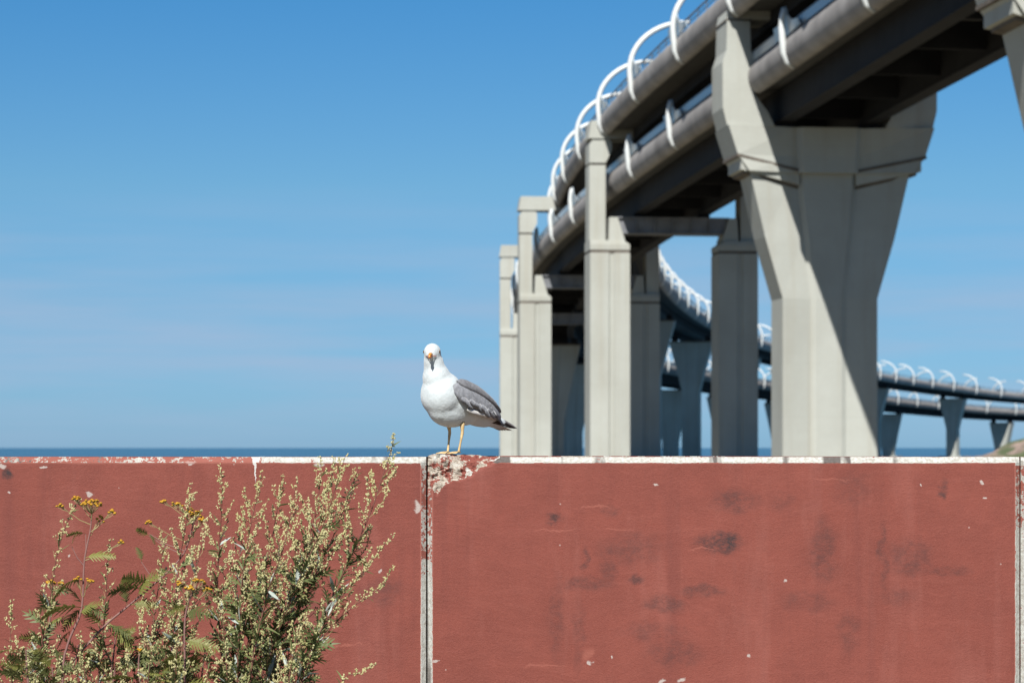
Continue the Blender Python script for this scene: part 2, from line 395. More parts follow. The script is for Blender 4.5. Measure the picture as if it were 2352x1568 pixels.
def portal_pier(d, label, mid=0.0, span=7.75, legw=3.65):
    loc, rz, zs = orient(LOW, d); zu = UPP(d)[1]
    root = thing('portal_pier', label, 'bridge pier', loc, 'portal piers under the stacked decks', rz)
    zc = zs - 3.3
    for sg in (-1, 1):
        o_, i_ = mid + sg*span, mid + sg*(span - legw); mid_u = (o_ + i_)/2
        def pl(a, b_, h): # leg plan with a shallow groove on its front and back
            lo, hi = min(a, b_), max(a, b_); c = lo + (hi-lo)*0.55
            return [(lo, -h), (c-0.28, -h), (c-0.2, -h+0.14), (c+0.2, -h+0.14), (c+0.28, -h), (hi, -h), (hi, h), (lo, h)]
        mb = MB(); mb.loft([[(x, y, z) for x, y in pl(o_, i_, 1.8)] for z in (SEA-1, zc)]); mb.build('leg', M_CONC, root)
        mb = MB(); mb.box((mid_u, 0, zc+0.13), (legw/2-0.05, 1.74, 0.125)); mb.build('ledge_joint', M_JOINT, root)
        mb = MB(); mb.loft([[(x, y, z) for x, y in ((o_, -1.8), (i_, -1.8), (i_, 1.8), (o_, 1.8))] for z in (zc+0.26, zc+0.75)] +
                           [[(x, y, zc+1.15) for x, y in ((o_, -1.7), (i_ + sg*0.55, -1.7), (i_ + sg*0.55, 1.7), (o_, 1.7))]]); mb.build('leg_cap', M_CONC, root)
        cw = 1.5                                            # slim column up to the upper deck
        mb = MB(); mb.box((o_ - sg*cw/2, 0, (zc+1.15+zs+4.7)/2), (cw/2, 1.25, (zs+4.7-zc-1.15)/2)); mb.build('column', M_CONC, root)
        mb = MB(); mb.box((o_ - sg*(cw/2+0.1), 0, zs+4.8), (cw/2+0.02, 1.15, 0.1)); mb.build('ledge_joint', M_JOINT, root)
        zt = zu - 1.62
        mb = MB(); mb.prism([(o_, zs+4.9), (o_ - sg*cw, zs+4.9), (o_ - sg*2.05, zs+6.0), (o_ - sg*2.05, zt-0.4), (o_ - sg*1.85, zt), (o_ - sg*0.35, zt), (o_, zt-0.5)], -1.3, 1.3); mb.build('column_head', M_CONC, root)
        mb = MB(); e0 = o_ - sg*(cw+0.25)                   # pedestal that carries the lower beam
        mb.loft([[(x, y, zc+1.16) for x, y in ((e0, -1.5), (e0 - sg*1.5, -1.5), (e0 - sg*1.5, 1.5), (e0, 1.5))],
                 [(x, y, zs-0.02) for x, y in ((e0 - sg*0.1, -1.3), (e0 - sg*0.85, -1.3), (e0 - sg*0.85, 1.3), (e0 - sg*0.1, 1.3))]]); mb.build('pedestal', M_CONC, root)
        mb = MB(); mb.box((mid + sg*3.0, 0, zs+0.19), (0.5, 0.6, 0.155)); mb.build('bearing', M_GIRD, root)
    b0 = mid - span + 2.75
    mb = MB(); mb.box((mid, 0, zs-0.75), (mid-b0, 0.95, 0.70)); mb.box((mid, 0, zs-0.03), (mid-b0+0.2, 1.2, 0.06)); mb.box((mid, 0, zs-1.42), (mid-b0+0.2, 1.2, 0.06)); mb.build('lower_cross_beam', M_BEAM, root)
    for q in (-2, -1, 0, 1, 2):
        for s_ in (-1, 1):
            mb = MB(); mb.box((mid + q*1.7, s_*1.05, zs-0.72), (0.06, 0.10, 0.62)); mb.build('stiffener', M_BEAM, root)
    mb = MB(); mb.prism([(mid-span-0.1, zu-1.6), (mid+span+2.2, zu-1.6), (mid+span+2.1, zu), (mid-span+0.15, zu)], -1.45, 1.45); mb.build('upper_cross_beam', M_CONC, root)
    mb = MB(); mb.box((mid, 0, SEA), (span+1.2, 3.6, 0.9)); mb.build('footing', M_CONC, root)
portal_pier(222, 'tall portal pier with twin concrete legs standing next to the Y-shaped pier')
portal_pier(282, 'tall portal pier whose cross beam sticks out bare past the deck', 0.0, 8.15)
portal_pier(336, 'slim-looking portal pier farthest along the row from the Y-shaped piers', 0.0, 7.9)
def v_pier(F, d, label, group, deck_dz, top_w, flare):
    loc, rz, zs = orient(F, d)
    root = thing('v_pier', label, 'bridge pier', loc, group, rz)
    zt = zs + deck_dz - 1.15
    zf = max(zt - flare, SEA + 1.0)
    mb = MB(); rings = []
    for z, wd, c in ((SEA-1, 1.85, 0.6), (zf, 1.85, 0.6), (zf + (zt-zf)*0.45, 1.85+(top_w-1.85)*0.42, 0.8), (zt-0.5, top_w-0.1, 1.1), (zt, top_w, 1.1)):
        rings.append([(x, y, z) for x, y in plan(wd, c, 2.8, 0.35)])
    mb.loft(rings); mb.build('shaft', M_CONC, root)
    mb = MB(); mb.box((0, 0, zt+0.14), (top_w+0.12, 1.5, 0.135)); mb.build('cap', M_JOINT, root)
    for sg in (-1, 1):
        mb = MB(); mb.box((sg*(top_w-0.95), 0, zt+0.28+0.43), (0.55, 0.9, 0.425)); mb.build('bearing', M_GIRD, root)
    mb = MB(); mb.box((0, 0, SEA), (4.0, 3.0, 0.8)); mb.build('footing', M_CONC, root)
for d in (382, 444, 505, 566, 624, 682, 741, 812, 880):
    v_pier(UPP, d, 'slender pier with V-shaped top carrying the higher of the far decks', 'V-topped piers of the higher far deck', -1.9, 4.5, 10.0)
for d in (392, 450, 523, 597, 655, 712, 770, 831, 917):
    v_pier(LOW, d, 'slender pier with V-shaped top carrying the lower of the far decks', 'V-topped piers of the lower far deck', 0.35, 4.45, 12.5)

# ------------------------------------------------------------------ red wall of concrete panels
WALL_Y = 9.25; WALL_TOP = 1.565; WALL_T = 0.24
def wx(p): return (p - 1176) / FPX * WALL_Y
def wz(p): return EYE + (1028 - p) / FPX * WALL_Y
def wall_mat():
    m, t, bs = new_mat('worn_red_paint'); N = NT(t)
    g = N.n('ShaderNodeNewGeometry'); P = g.outputs['Position']
    sp = N.n('ShaderNodeSeparateXYZ'); N.l(P, sp.inputs[0]); X, Y, Z = sp.outputs
    big = N.noise(P, 1.7, 5, 0.6); mid = N.noise(P, 9.0, 5, 0.6); fine = N.noise(P, 130.0, 4, 0.65); grain = N.noise(P, 330.0, 3, 0.7)
    wq = N.n('ShaderNodeTexNoise', Scale=2.3, Detail=2.0); N.l(P, wq.inputs['Vector'])
    wv = N.n('ShaderNodeVectorMath', operation='MULTIPLY_ADD'); N.l(wq.outputs['Color'], wv.inputs[0]); wv.inputs[1].default_value = (0.25, 0.0, 0.22); N.l(P, wv.inputs[2])
    brush = N.noise(wv.outputs[0], 1.0, 6, 0.72, (4.0, 12.0, 24.0))
    c = N.mix(N.ramp(big, 0.3, 0.72), (0.138, 0.031, 0.0205), (0.180, 0.044, 0.030))
    c = N.mix(N.math('MULTIPLY', N.ramp(mid, 0.40, 0.72), 0.60), c, (0.112, 0.025, 0.017))
    c = N.mix(N.math('MULTIPLY', N.ramp(brush, 0.50, 0.78), 0.35), c, (0.215, 0.064, 0.046))
    c = N.mix(N.math('MULTIPLY', N.ramp(fine, 0.45, 0.75), 0.35), c, (0.10, 0.024, 0.018))
    c = N.mix(N.math('MULTIPLY', N.ramp(grain, 0.40, 0.66), 0.40), c, (0.215, 0.066, 0.047))
    # vertical run marks, strongest under the coping
    runs = N.noise(P, 1.0, 4, 0.6, (11.0, 1.0, 0.5))
    c = N.mix(N.math('MULTIPLY', N.ramp(runs, 0.54, 0.70), 0.40), c, (0.105, 0.027, 0.021))
    dust = N.noise(P, 1.0, 5, 0.65, (5.0, 1.0, 0.9), (3.3, 0, 1))
    c = N.mix(N.math('MULTIPLY', N.ramp(dust, 0.55, 0.76), 0.32), c, (0.26, 0.10, 0.08))
    dn = N.n('ShaderNodeTexNoise', Scale=22.0, Detail=4.0); N.l(P, dn.inputs['Vector'])
    dv = N.n('ShaderNodeVectorMath', operation='MULTIPLY_ADD'); N.l(dn.outputs['Color'], dv.inputs[0]); dv.inputs[1].default_value = (0.075, 0.0, 0.05)
    N.l(P, dv.inputs[2])
    ds = N.n('ShaderNodeSeparateXYZ'); N.l(dv.outputs[0], ds.inputs[0])
    def blob(x, y, rx, ry, soft):
        a = N.math('DIVIDE', N.math('SUBTRACT', ds.outputs[0], wx(x) + 0.0375), rx / 600.3)
        b_ = N.math('DIVIDE', N.math('SUBTRACT', ds.outputs[2], wz(y) + 0.025), ry / 600.3)
        r = N.math('SQRT', N.math('ADD', N.math('MULTIPLY', a, a), N.math('MULTIPLY', b_, b_)))
        mr = N.n('ShaderNodeMapRange', interpolation_type='SMOOTHSTEP'); N.l(r, mr.inputs[0])
        mr.inputs[1].default_value = 1.0 + soft; mr.inputs[2].default_value = 1.0 - soft; mr.inputs[3].default_value = 0; mr.inputs[4].default_value = 1
        return mr.outputs[0]
    st = None
    for x, y, rx, ry, s in ((1652, 1247, 50, 22, .75), (1692, 1150, 50, 25, .38), (1275, 1190, 16, 12, .6), (1405, 1172, 20, 12, .28), (1450, 1260, 70, 35, .28), (1400, 1290, 18, 50, .30),
                            (1350, 1340, 55, 15, .35), (1610, 1356, 45, 14, .42), (1525, 1388, 45, 18, .36), (1345, 1280, 8, 25, .4), (1460, 1330, 18, 10, .45), (1890, 1270, 28, 70, .34),
                            (2030, 1270, 10, 80, .34), (2090, 1280, 45, 40, .34), (2180, 1310, 45, 10, .34), (2165, 1125, 10, 20, .55), (1550, 1500, 60, 30, .28), (1500, 1450, 70, 20, .24),
                            (1860, 1380, 60, 22, .24), (1950, 1450, 20, 45, .24), (2060, 1370, 40, 18, .22), (1790, 1150, 30, 20, .2), (1960, 1120, 40, 40, .2), (1280, 1420, 14, 90, .22), (1330, 1460, 12, 80, .2), (12, 1085, 10, 12, .8), (700, 1420, 60, 50, .2), (880, 1360, 45, 30, .25)):
        v = N.math('MULTIPLY', blob(x, y, rx, ry, 0.55), s)
        st = v if st is None else N.math('MAXIMUM', st, v)
    smear = N.noise(P, 1.0, 6, 0.75, (26.0, 10.0, 34.0), (7.0, 0, 2.0))
    stn = N.math('MULTIPLY', st, N.math('ADD', N.math('MULTIPLY', N.ramp(smear, 0.38, 0.60), 1.15), 0.22), clamp=True)
    c = N.mix(stn, c, (0.030, 0.018, 0.018))
    # chips and specks of white
    sv = None
    for x, y, rx, ry in ((1508, 1112, 5, 3), (2255, 1110, 5, 4), (2262, 1143, 5, 3), (1358, 1521, 5, 4), (1405, 1510, 4, 3), (1720, 1505, 5, 4), (1520, 1565, 9, 4), (1565, 1563, 8, 4), (955, 1165, 7, 12), (205, 1135, 6, 4), (155, 1277, 3, 4), (730, 1065, 9, 3),
                         (880, 1310, 4, 4), (435, 1063, 14, 3), (105, 1068, 6, 2), (5, 1067, 8, 5), (1000, 1518, 7, 2), (2120, 1115, 3, 3), (1800, 1335, 4, 3), (20, 1130, 3, 4)):
        v = blob(x, y, rx, ry, 0.35); sv = v if sv is None else N.math('MAXIMUM', sv, v)
    c = N.mix(N.math('MULTIPLY', sv, 0.8), c, (0.36, 0.32, 0.29))
    sk = None
    for x, y, rx, ry in ((1275, 1218, 48, 2.2), (1365, 1165, 38, 2.0), (1420, 1215, 30, 1.8), (1610, 1262, 34, 1.8), (1350, 1500, 10, 14), (1900, 1100, 50, 2), (1250, 1530, 40, 2), (700, 1500, 50, 2), (800, 1480, 40, 2)):
        v = blob(x, y, rx, ry, 0.5); sk = v if sk is None else N.math('MAXIMUM', sk, v)
    c = N.mix(N.math('MULTIPLY', sk, 0.45), c, (0.26, 0.085, 0.06))
    spk = N.n('ShaderNodeTexVoronoi', Scale=16.0); N.l(P, spk.inputs['Vector'])
    sepc = N.n('ShaderNodeSeparateColor'); N.l(spk.outputs['Color'], sepc.inputs[0])
    sm = N.math('MULTIPLY', N.math('LESS_THAN', spk.outputs['Distance'], 0.055), N.math('GREATER_THAN', sepc.outputs[0], 0.90))
    c = N.mix(N.math('MULTIPLY', sm, 0.55), c, (0.34, 0.25, 0.22))
    # worn edges: vertex attribute 'edge' marks chamfers, 'chip' marks the broken corner
    ed = N.n('ShaderNodeAttribute', attribute_name='edge').outputs['Fac']; ch = N.n('ShaderNodeAttribute', attribute_name='chip').outputs['Fac']
    en = N.noise(P, 1.0, 6, 0.72, (6.0, 4.0, 7.0)); en2 = N.noise(P, 75.0, 4, 0.65)
    side = N.math('GREATER_THAN', N.math('ADD', X, N.math('MULTIPLY', N.math('SUBTRACT', en2, 0.5), 0.1)), wx(600))
    vert = N.math('LESS_THAN', Z, 1.532)
    thr = N.math('SUBTRACT', 1.04, N.math('MULTIPLY', side, 0.25))
    thr = N.math('ADD', N.math('MULTIPLY', thr, N.math('SUBTRACT', 1.0, vert)), N.math('MULTIPLY', vert, N.math('ADD', 0.66, N.math('MULTIPLY', N.math('SUBTRACT', Z, 0.7), 0.55))))
    mk = N.math('ADD', ed, N.math('ADD', N.math('MULTIPLY', N.math('SUBTRACT', en, 0.5), 1.3), N.math('MULTIPLY', N.math('SUBTRACT', en2, 0.5), 0.95)))
    bare = N.math('MULTIPLY', N.math('GREATER_THAN', mk, thr), N.math('GREATER_THAN', ed, 0.02))
    grit = N.mix(N.ramp(en2, 0.4, 0.65), (0.42, 0.42, 0.385), (0.27, 0.25, 0.215))
    dk = N.noise(P, 1.0, 3, 0.6, (9.0, 1.0, 1.0), (1.0, 0, 0))
    edc = N.mix(N.math('MULTIPLY', N.ramp(dk, 0.57, 0.63), 0.85), grit, (0.04, 0.026, 0.023))
    pinked = N.mix(N.math('GREATER_THAN', ed, 0.5), c, N.mix(0.5, c, (0.27, 0.095, 0.07)))
    c = N.mix(bare, pinked, edc)
    # the broken corner: plaster, grey mortar and red left on it
    cn = N.noise(P, 24.0, 5, 0.62); cn2 = N.noise(P, 95.0, 5, 0.75); cn3 = N.noise(P, 11.0, 3, 0.5)
    plaster = N.mix(N.ramp(cn2, 0.36, 0.62), (0.23, 0.175, 0.13), (0.41, 0.37, 0.31))
    plaster = N.mix(N.ramp(cn3, 0.50, 0.62), plaster, (0.45, 0.45, 0.41))
    redl = N.mix(N.ramp(cn2, 0.35, 0.7), (0.12, 0.025, 0.018), (0.27, 0.085, 0.06))
    chc = N.mix(N.ramp(cn, 0.49, 0.52), plaster, redl)
    cf = N.math('GREATER_THAN', N.math('ADD', ch, N.math('MULTIPLY', N.math('SUBTRACT', cn2, 0.5), 0.35)), 0.5)
    c = N.mix(cf, c, chc)
    # white drip on the coping
    dr = N.math('MULTIPLY', N.math('LESS_THAN', N.math('ABSOLUTE', N.math('SUBTRACT', ds.outputs[0], wx(586) + 0.0375)), N.math('MULTIPLY', N.math('SUBTRACT', Z, 1.465), 0.095)), N.math('GREATER_THAN', Z, 1.465))
    c = N.mix(N.math('MULTIPLY', dr, 0.9), c, (0.45, 0.45, 0.42))
    N.l(c, bs.inputs['Base Color']); bs.inputs['Roughness'].default_value = 0.78; bs.inputs['Specular IOR Level'].default_value = 0.35
    h = N.math('ADD', N.math('MULTIPLY', brush, 0.35), N.math('ADD', N.math('MULTIPLY', N.math('ADD', fine, grain), 0.28), N.math('MULTIPLY', N.math('MULTIPLY', cn2, cf), 0.9)))
    N.bump(h, 0.8, 0.007, bs)
    return m
M_WALL = wall_mat()
def smooth01(a, b_, x):
    t_ = min(1, max(0, (x - a) / (b_ - a))); return t_*t_*(3-2*t_)
def wall_panel(x0, x1, chip, parent, seed):
    ch = 0.021; chs = 0.017; g = 0.003
    fall = [0.0, 0.003, 0.006, 0.010, 0.015]; fe = [1.0, 0.7, 0.4, 0.15, 0.0]
    xs = [x0 + g] + [x0 + g + chs + q for q in fall]; nx = 60
    xr = [x1 - g - chs - q for q in reversed(fall)] + [x1 - g]
    if chip:
        a = xs[-1]
        while a < x0 + 0.42: a += 0.004; xs.append(a)
        k = 30; b0 = xs[-1]
        for i in range(1, k+1): xs.append(b0 + (xr[0] - b0) * i / (k+1))
    else:
        b0 = xs[-1]
        for i in range(1, nx+1): xs.append(b0 + (xr[0] - b0) * i / (nx+1))
    xs += xr
    # profile rows from the top back edge over the coping down the face: (y, z, edge)
    rows = [(WALL_T, WALL_TOP, 0), (0.20, WALL_TOP, 0), (0.15, WALL_TOP, 0), (0.10, WALL_TOP, 0), (0.06, WALL_TOP, 0), (0.035, WALL_TOP, 1), (ch, WALL_TOP, 1), (0.010, WALL_TOP-0.012, 1), (0.0, WALL_TOP-ch, 1)] + [(0.0, WALL_TOP-ch-q, e_) for q, e_ in zip(fall[1:], fe[1:])]
    z = WALL_TOP - ch - 0.015
    while z > 1.36: z -= 0.004 if chip else 0.02; rows.append((0.0, z, 0))
    while z > 0.05: z -= 0.05; rows.append((0.0, z, 0))
    rows.append((0.0, -0.3, 0))
    V = []; E = []; C = []
    for (ry, rz, e_) in rows:
        for i, x in enumerate(xs):
            y, z_ = ry, rz; ed = float(e_); cv = 0.0
            j_ = min(i, len(xs) - 1 - i)
            if j_ == 0: y = max(y, chs)
            if rz < WALL_TOP - 0.015 and j_ <= len(fall): ed = max(ed, 1.0 if j_ <= 1 else fe[j_ - 1])
            p3 = Vector((x*22, y*22, z_*22))
            wob = 0.0014 * noise.noise(Vector((x*5, seed, z_*5)))
            if ry < 0.03: y += wob
            if abs(rz - WALL_TOP) < 0.03: z_ += 0.0016 * noise.noise(Vector((x*14, seed*3.1, 1)))
            if chip:
                u = x - x0; v = WALL_TOP - rz
                lim = 0.125 * max(0.0, 1 - (max(u, 0)/0.29)**1.25) ** 1.0 if u < 0.29 else 0
                lim *= 1 + 0.45 * noise.fractal(Vector((x*17, rz*17, 4.0)), 1, 2, 4)
                if u < 0.05: lim = max(lim, 0.13 + 0.03*noise.noise(Vector((x*40, 0, 0))))
                q = lim - v
                cv = smooth01(-0.012, 0.012, q) if lim > 0.004 else 0.0
                dep = cv * (0.010 + 0.016 * smooth01(0, 0.10, q)) * (1 + 0.9 * noise.fractal(p3 * 1.6, 0.9, 2.1, 4)) 
                if ry < 0.15: y += max(-0.004, dep)
                if abs(rz - WALL_TOP) < 0.03 and u < 0.27:
                    z_ += (0.009 * smooth01(0.27, 0.10, u) + 0.004 * noise.fractal(p3 * 1.3, 1, 2, 4)) * (1 if ry > 0.005 else 0.5) * smooth01(-0.01, 0.02, u)
                    if ry < 0.16 and u < 0.25: cv = max(cv, 0.9)
            V.append((x, WALL_Y + y, z_)); E.append(ed); C.append(cv)
    n = len(xs); F_ = [(j*n+i, (j+1)*n+i, (j+1)*n+i+1, j*n+i+1) for j in range(len(rows)-1) for i in range(n-1)]
    k = len(V); V += [(x0+g, WALL_Y+WALL_T, -0.3), (x1-g, WALL_Y+WALL_T, -0.3)]; E += [0, 0]; C += [0, 0]
    F_.append((0, n-1, k+1, k))
    F_.append(tuple([j*n for j in range(len(rows))] [::-1] + [k])); F_.append(tuple([j*n+n-1 for j in range(len(rows))] + [k+1]))
    me = mesh('wall_panel', V, F_, M_WALL)
    for nm, dat in (('edge', E), ('chip', C)):
        at = me.attributes.new(nm, 'FLOAT', 'POINT'); at.data.foreach_set('value', dat)
    o = obj('wall_panel', me, parent)
    o.location = -Vector(parent.location)
    return o
JX0, JX1 = wx(980), wx(2345)
wall = thing('concrete_wall', 'low concrete wall of large panels painted brick red with worn whitish edges', 'wall', (0, WALL_Y, 0))
PW = JX1 - JX0
for i, (a, b_) in enumerate(((JX0-2*PW, JX0-PW), (JX0-PW, JX0), (JX0, JX1), (JX1, JX1+PW), (JX1+PW, JX1+2*PW))):
    p = wall_panel(a, b_, i == 2, wall, i * 3.7)
    if i == 2: p['label'] = 'red panel with a broken whitish upper corner under the gull'

# ------------------------------------------------------------------ gull
def feather_mat(name, cols, scale, rough=0.75, sheen=0.2):
    m, t, bs = new_mat(name); N = NT(t)
    o = N.n('ShaderNodeTexCoord').outputs['Object']
    f = N.noise(o, scale, 5, 0.65, (1, 1, 1)); f2 = N.noise(o, scale*5, 4, 0.6)
    c = N.mix(N.ramp(f, 0.35, 0.68), cols[0], cols[1]); c = N.mix(N.math('MULTIPLY', f2, 0.25), c, cols[0])
    N.l(c, bs.inputs['Base Color']); bs.inputs['Roughness'].default_value = rough; bs.inputs['Sheen Weight'].default_value = sheen
    N.bump(f2, 0.35, 0.004, bs)
    return m
M_WHITE = feather_mat('white_plumage', ((0.41, 0.445, 0.45), (0.465, 0.50, 0.505)), 30)
M_GREY = feather_mat('grey_plumage', ((0.125, 0.128, 0.138), (0.255, 0.26, 0.28)), 85)
M_GREYD = feather_mat('dark_grey_plumage', ((0.09, 0.09, 0.097), (0.185, 0.185, 0.20)), 85)
M_BLACK = feather_mat('blackish_primaries', ((0.025, 0.016, 0.013), (0.06, 0.035, 0.025)), 40, 0.6)
M_TAILW = feather_mat('white_tail_feathers', ((0.42, 0.40, 0.37), (0.56, 0.55, 0.53)), 50)
M_BILL = simple('yellow_bill', (0.40, 0.17, 0.02), 0.45, 0.2, 90)
M_BILLR = simple('orange_bill_spot', (0.45, 0.07, 0.02), 0.45, 0.2, 90)
M_EYE = simple('amber_eye', (0.10, 0.055, 0.02), 0.2, 0.3, 200)
M_LEG = simple('yellow_flesh_leg', (0.46, 0.33, 0.16), 0.6, 0.25, 80)
def make_gull():
    YAW = R(180 + 43)
    foot_z = WALL_TOP + 0.0105
    root = thing('gull', 'white gull with grey wings standing on the broken corner of the wall', 'gull', (wx(1039), WALL_Y + 0.085, foot_z), None, YAW)
    # local axes: +x forward, +y to the bird's left, z up
    def ell(mb, c, r, pitch=0.0, yaw=0.0, n=20, m_=12):
        rot = Matrix.Rotation(yaw, 3, 'Z') @ Matrix.Rotation(pitch, 3, 'Y'); rings = []
        for i in range(1, m_):
            a = math.pi * i / m_
            rings.append([Vector(c) + rot @ Vector((-r[0]*math.cos(a), r[1]*math.sin(a)*math.cos(2*math.pi*k/n), r[2]*math.sin(a)*math.sin(2*math.pi*k/n))) for k in range(n)])
        mb.loft(rings)
    HY = R(47 - 6)                                # the head turns to look at the camera
    hx, hz = 0.105, 0.390
    mb = MB()
    ell(mb, (0.056, 0, 0.228), (0.084, 0.083, 0.092), R(0))
    ell(mb, (-0.015, 0, 0.198), (0.135, 0.083, 0.088), R(-12))
    ell(mb, (0.015, 0, 0.168), (0.10, 0.068, 0.066), R(-5))
    ell(mb, (-0.115, 0, 0.165), (0.115, 0.060, 0.055), R(-16))
    ell(mb, (-0.205, 0, 0.130), (0.08, 0.036, 0.026), R(-14))
    ell(mb, (0.084, 0, 0.290), (0.054, 0.055, 0.066), R(8))
    ell(mb, (0.096, 0, 0.332), (0.040, 0.041, 0.066), R(4))
    ell(mb, (hx-0.002, 0.0, 0.358), (0.040, 0.0355, 0.045), 0, HY)
    hv = Vector((math.cos(HY), math.sin(HY), 0))
    ell(mb, tuple(Vector((hx, 0, hz)) + hv*0.004), (0.044, 0.0335, 0.0355), R(8), HY)
    ell(mb, tuple(Vector((hx, 0, hz-0.010)) + hv*0.022), (0.032, 0.023, 0.020), R(14), HY)
    me = mesh('body', mb.v, mb.f, None)
    bm = bmesh.new(); bm.from_mesh(me); bmesh.ops.recalc_face_normals(bm, faces=bm.faces); bm.to_mesh(me); bm.free()
    tmp = bpy.data.objects.new('tmp', me); COL.objects.link(tmp)
    rm = tmp.modifiers.new('r', 'REMESH'); rm.mode = 'VOXEL'; rm.voxel_size = 0.0042
    sm = tmp.modifiers.new('s', 'SMOOTH'); sm.factor = 0.6; sm.iterations = 20
    dg = bpy.context.evaluated_depsgraph_get(); dg.update()
    me2 = bpy.data.meshes.new_from_object(tmp.evaluated_get(dg)); me2.name = 'body'
    bpy.data.objects.remove(tmp)
    me2.materials.clear(); me2.materials.append(M_WHITE)
    for v in me2.vertices:                         # soft feathery unevenness
        v.co += v.normal * (0.0007 * noise.fractal(v.co * 45, 1, 2, 3) + 0.0006 * noise.noise(v.co * 260))
    me2.polygons.foreach_set('use_smooth', [True] * len(me2.polygons))
    body = obj('body', me2, root)
    def hp(f, s, u): return Vector((hx, 0, hz)) + hv*f + Vector((-hv.y, hv.x, 0))*s + Vector((0, 0, u))
    # bill, pointing at the viewer, slightly down
    mb = MB(); rings = []
    for f, wd, up, dn in ((0.044, 0.0085, 0.006, 0.013), (0.056, 0.0074, 0.0060, 0.0135), (0.068, 0.0064, 0.0045, 0.0135), (0.077, 0.0050, 0.001, 0.0150), (0.083, 0.0026, -0.004, 0.0150)):
        z0 = -0.008 - (f-0.044)*0.12
        rings.append([hp(f, wd*math.cos(a), z0 + (up if math.sin(a) > 0 else dn) * math.sin(a)) for a in [2*math.pi*k/10 for k in range(10)]])
    mb.loft(rings); mb.build('bill', M_BILL, root, smooth=True)
    mb = MB()
    for s in (-1, 1): ell(mb, tuple(hp(0.072, s*0.0044, -0.0215)), (0.006, 0.0022, 0.0045), 0, HY, 8, 6)
    mb.build('gonys_spot', M_BILLR, root, smooth=True)
    mb = MB()
    for s in (-1, 1): mb.tube([hp(0.066, s*0.0066, -0.0145), hp(0.050, s*0.0125, -0.0155), hp(0.036, s*0.0205, -0.0165)], [0.0012, 0.0013, 0.0006], 5)
    mb.build('gape_line', M_BILLR, root)
    for s in (-1, 1):
        mb = MB(); ell(mb, tuple(hp(0.0170, s*0.0292, 0.0010)), (0.0066, 0.0048, 0.0060), 0, HY, 10, 8); mb.build('eye', M_EYE, root, smooth=True)
    # feathers
    def feather(mb, p0, p1, width, nrm, bow=0.0, tipr=0.25, thick=0.0009, n=8):
        p0, p1, nrm = Vector(p0), Vector(p1), Vector(nrm).normalized(); ax = (p1 - p0); L = ax.length; ax.normalize()
        sd = nrm.cross(ax).normalized(); rings = []
        for i in range(n+1):
            t_ = i / n
            wv = width * min(1.0, 0.45 + 2.2*t_) * (math.sqrt(max(0.0, 1 - max(0, (t_ - (1-tipr))/tipr)**2)) if t_ > 1 - tipr else 1.0)
            wv = max(wv, 0.0006)
            c = p0 + ax*L*t_ + nrm*bow*math.sin(math.pi*t_)
            rings.append([c + sd*wv - nrm*thick*0.4, c + nrm*thick*0.7, c - sd*wv - nrm*thick*0.4, c - nrm*thick])
        mb.loft(rings)
    # folded wings: a shell hugging the flank, then overlapping feathers
    for s in (1, -1):
        def wp(f, z, o_=0.0):                      # a point on the flank surface
            hw = 0.088 * math.sqrt(max(0.03, 1 - ((f + 0.015) / 0.215)**2)) * math.sqrt(max(0.05, 1 - ((z - (0.205 + 0.30*f)) / 0.118)**2))
            return Vector((f, s*(hw + 0.004 + o_), z))
        def shell(name, outline_top, outline_bot, mat, off, bulge):
            mb = MB(); rings = []; n = len(outline_top)
            for i in range(n):
                (f0, z0), (f1, z1) = outline_top[i], outline_bot[i]; ring = []; m_ = 9
                for k in range(m_ + 1):
                    v = k / m_; f = f0 + (f1-f0)*v; z = z0 + (z1-z0)*v
                    e_ = math.sin(math.pi*v) ** 0.5 * (math.sin(math.pi * min(1, max(0, i/(n-1)))) ** 0.4 if 0 < i < n-1 else 0)
                    p = wp(f, z, off + bulge*e_) + Vector((0, 0, 0.002*noise.noise(Vector((f*90, z*90, s)))))
                    p.y += s*0.0022*noise.fractal(Vector((f*70, z*70, s*2)), 1, 2, 3); ring.append(p)
                ring += [Vector((p.x, p.y - s*0.012, p.z)) for p in reversed(ring)]
                rings.append(ring)
            mb.loft(rings); return mb.build(name, mat, root, smooth=True)
        N_ = 12
        def lerp_list(L):
            r = []
            for i in range(N_+1):
                t_ = i/N_*(len(L)-1); k = min(int(t_), len(L)-2); u = t_-k
                r.append((L[k][0]*(1-u)+L[k+1][0]*u, L[k][1]*(1-u)+L[k+1][1]*u))
            return r
        cov = shell('wing', lerp_list([(0.068, 0.262), (0.03, 0.282), (-0.05, 0.258), (-0.12, 0.215), (-0.185, 0.168), (-0.225, 0.138)]),
                    lerp_list([(0.066, 0.232), (0.035, 0.196), (-0.03, 0.178), (-0.09, 0.160), (-0.15, 0.146), (-0.215, 0.128)]), M_GREY, 0.004, 0.009)
        shell('scapulars', lerp_list([(0.050, 0.280), (0.02, 0.290), (-0.05, 0.268), (-0.11, 0.232), (-0.16, 0.196), (-0.195, 0.168)]),
              lerp_list([(0.046, 0.268), (0.015, 0.250), (-0.045, 0.232), (-0.10, 0.208), (-0.15, 0.184), (-0.195, 0.160)]), M_GREYD, 0.011, 0.010)
        mb = MB(); rnd = random.Random(3)             # a few covert tips that break the lower wing edge
        for q in range(9):
            f = 0.045 - q*0.020; z = 0.202 - q*0.0062 + rnd.gauss(0, .003)
            feather(mb, wp(f, z + 0.012, 0.012), wp(f - 0.040, z - 0.016 + rnd.gauss(0, .004), 0.011), 0.011 + rnd.random()*0.004, (0.1, s, 0.1), 0.001, 0.5)
        mb.build('wing_coverts', M_GREY, cov, smooth=True)
        mb = MB()                                   # white trailing edge of the secondaries
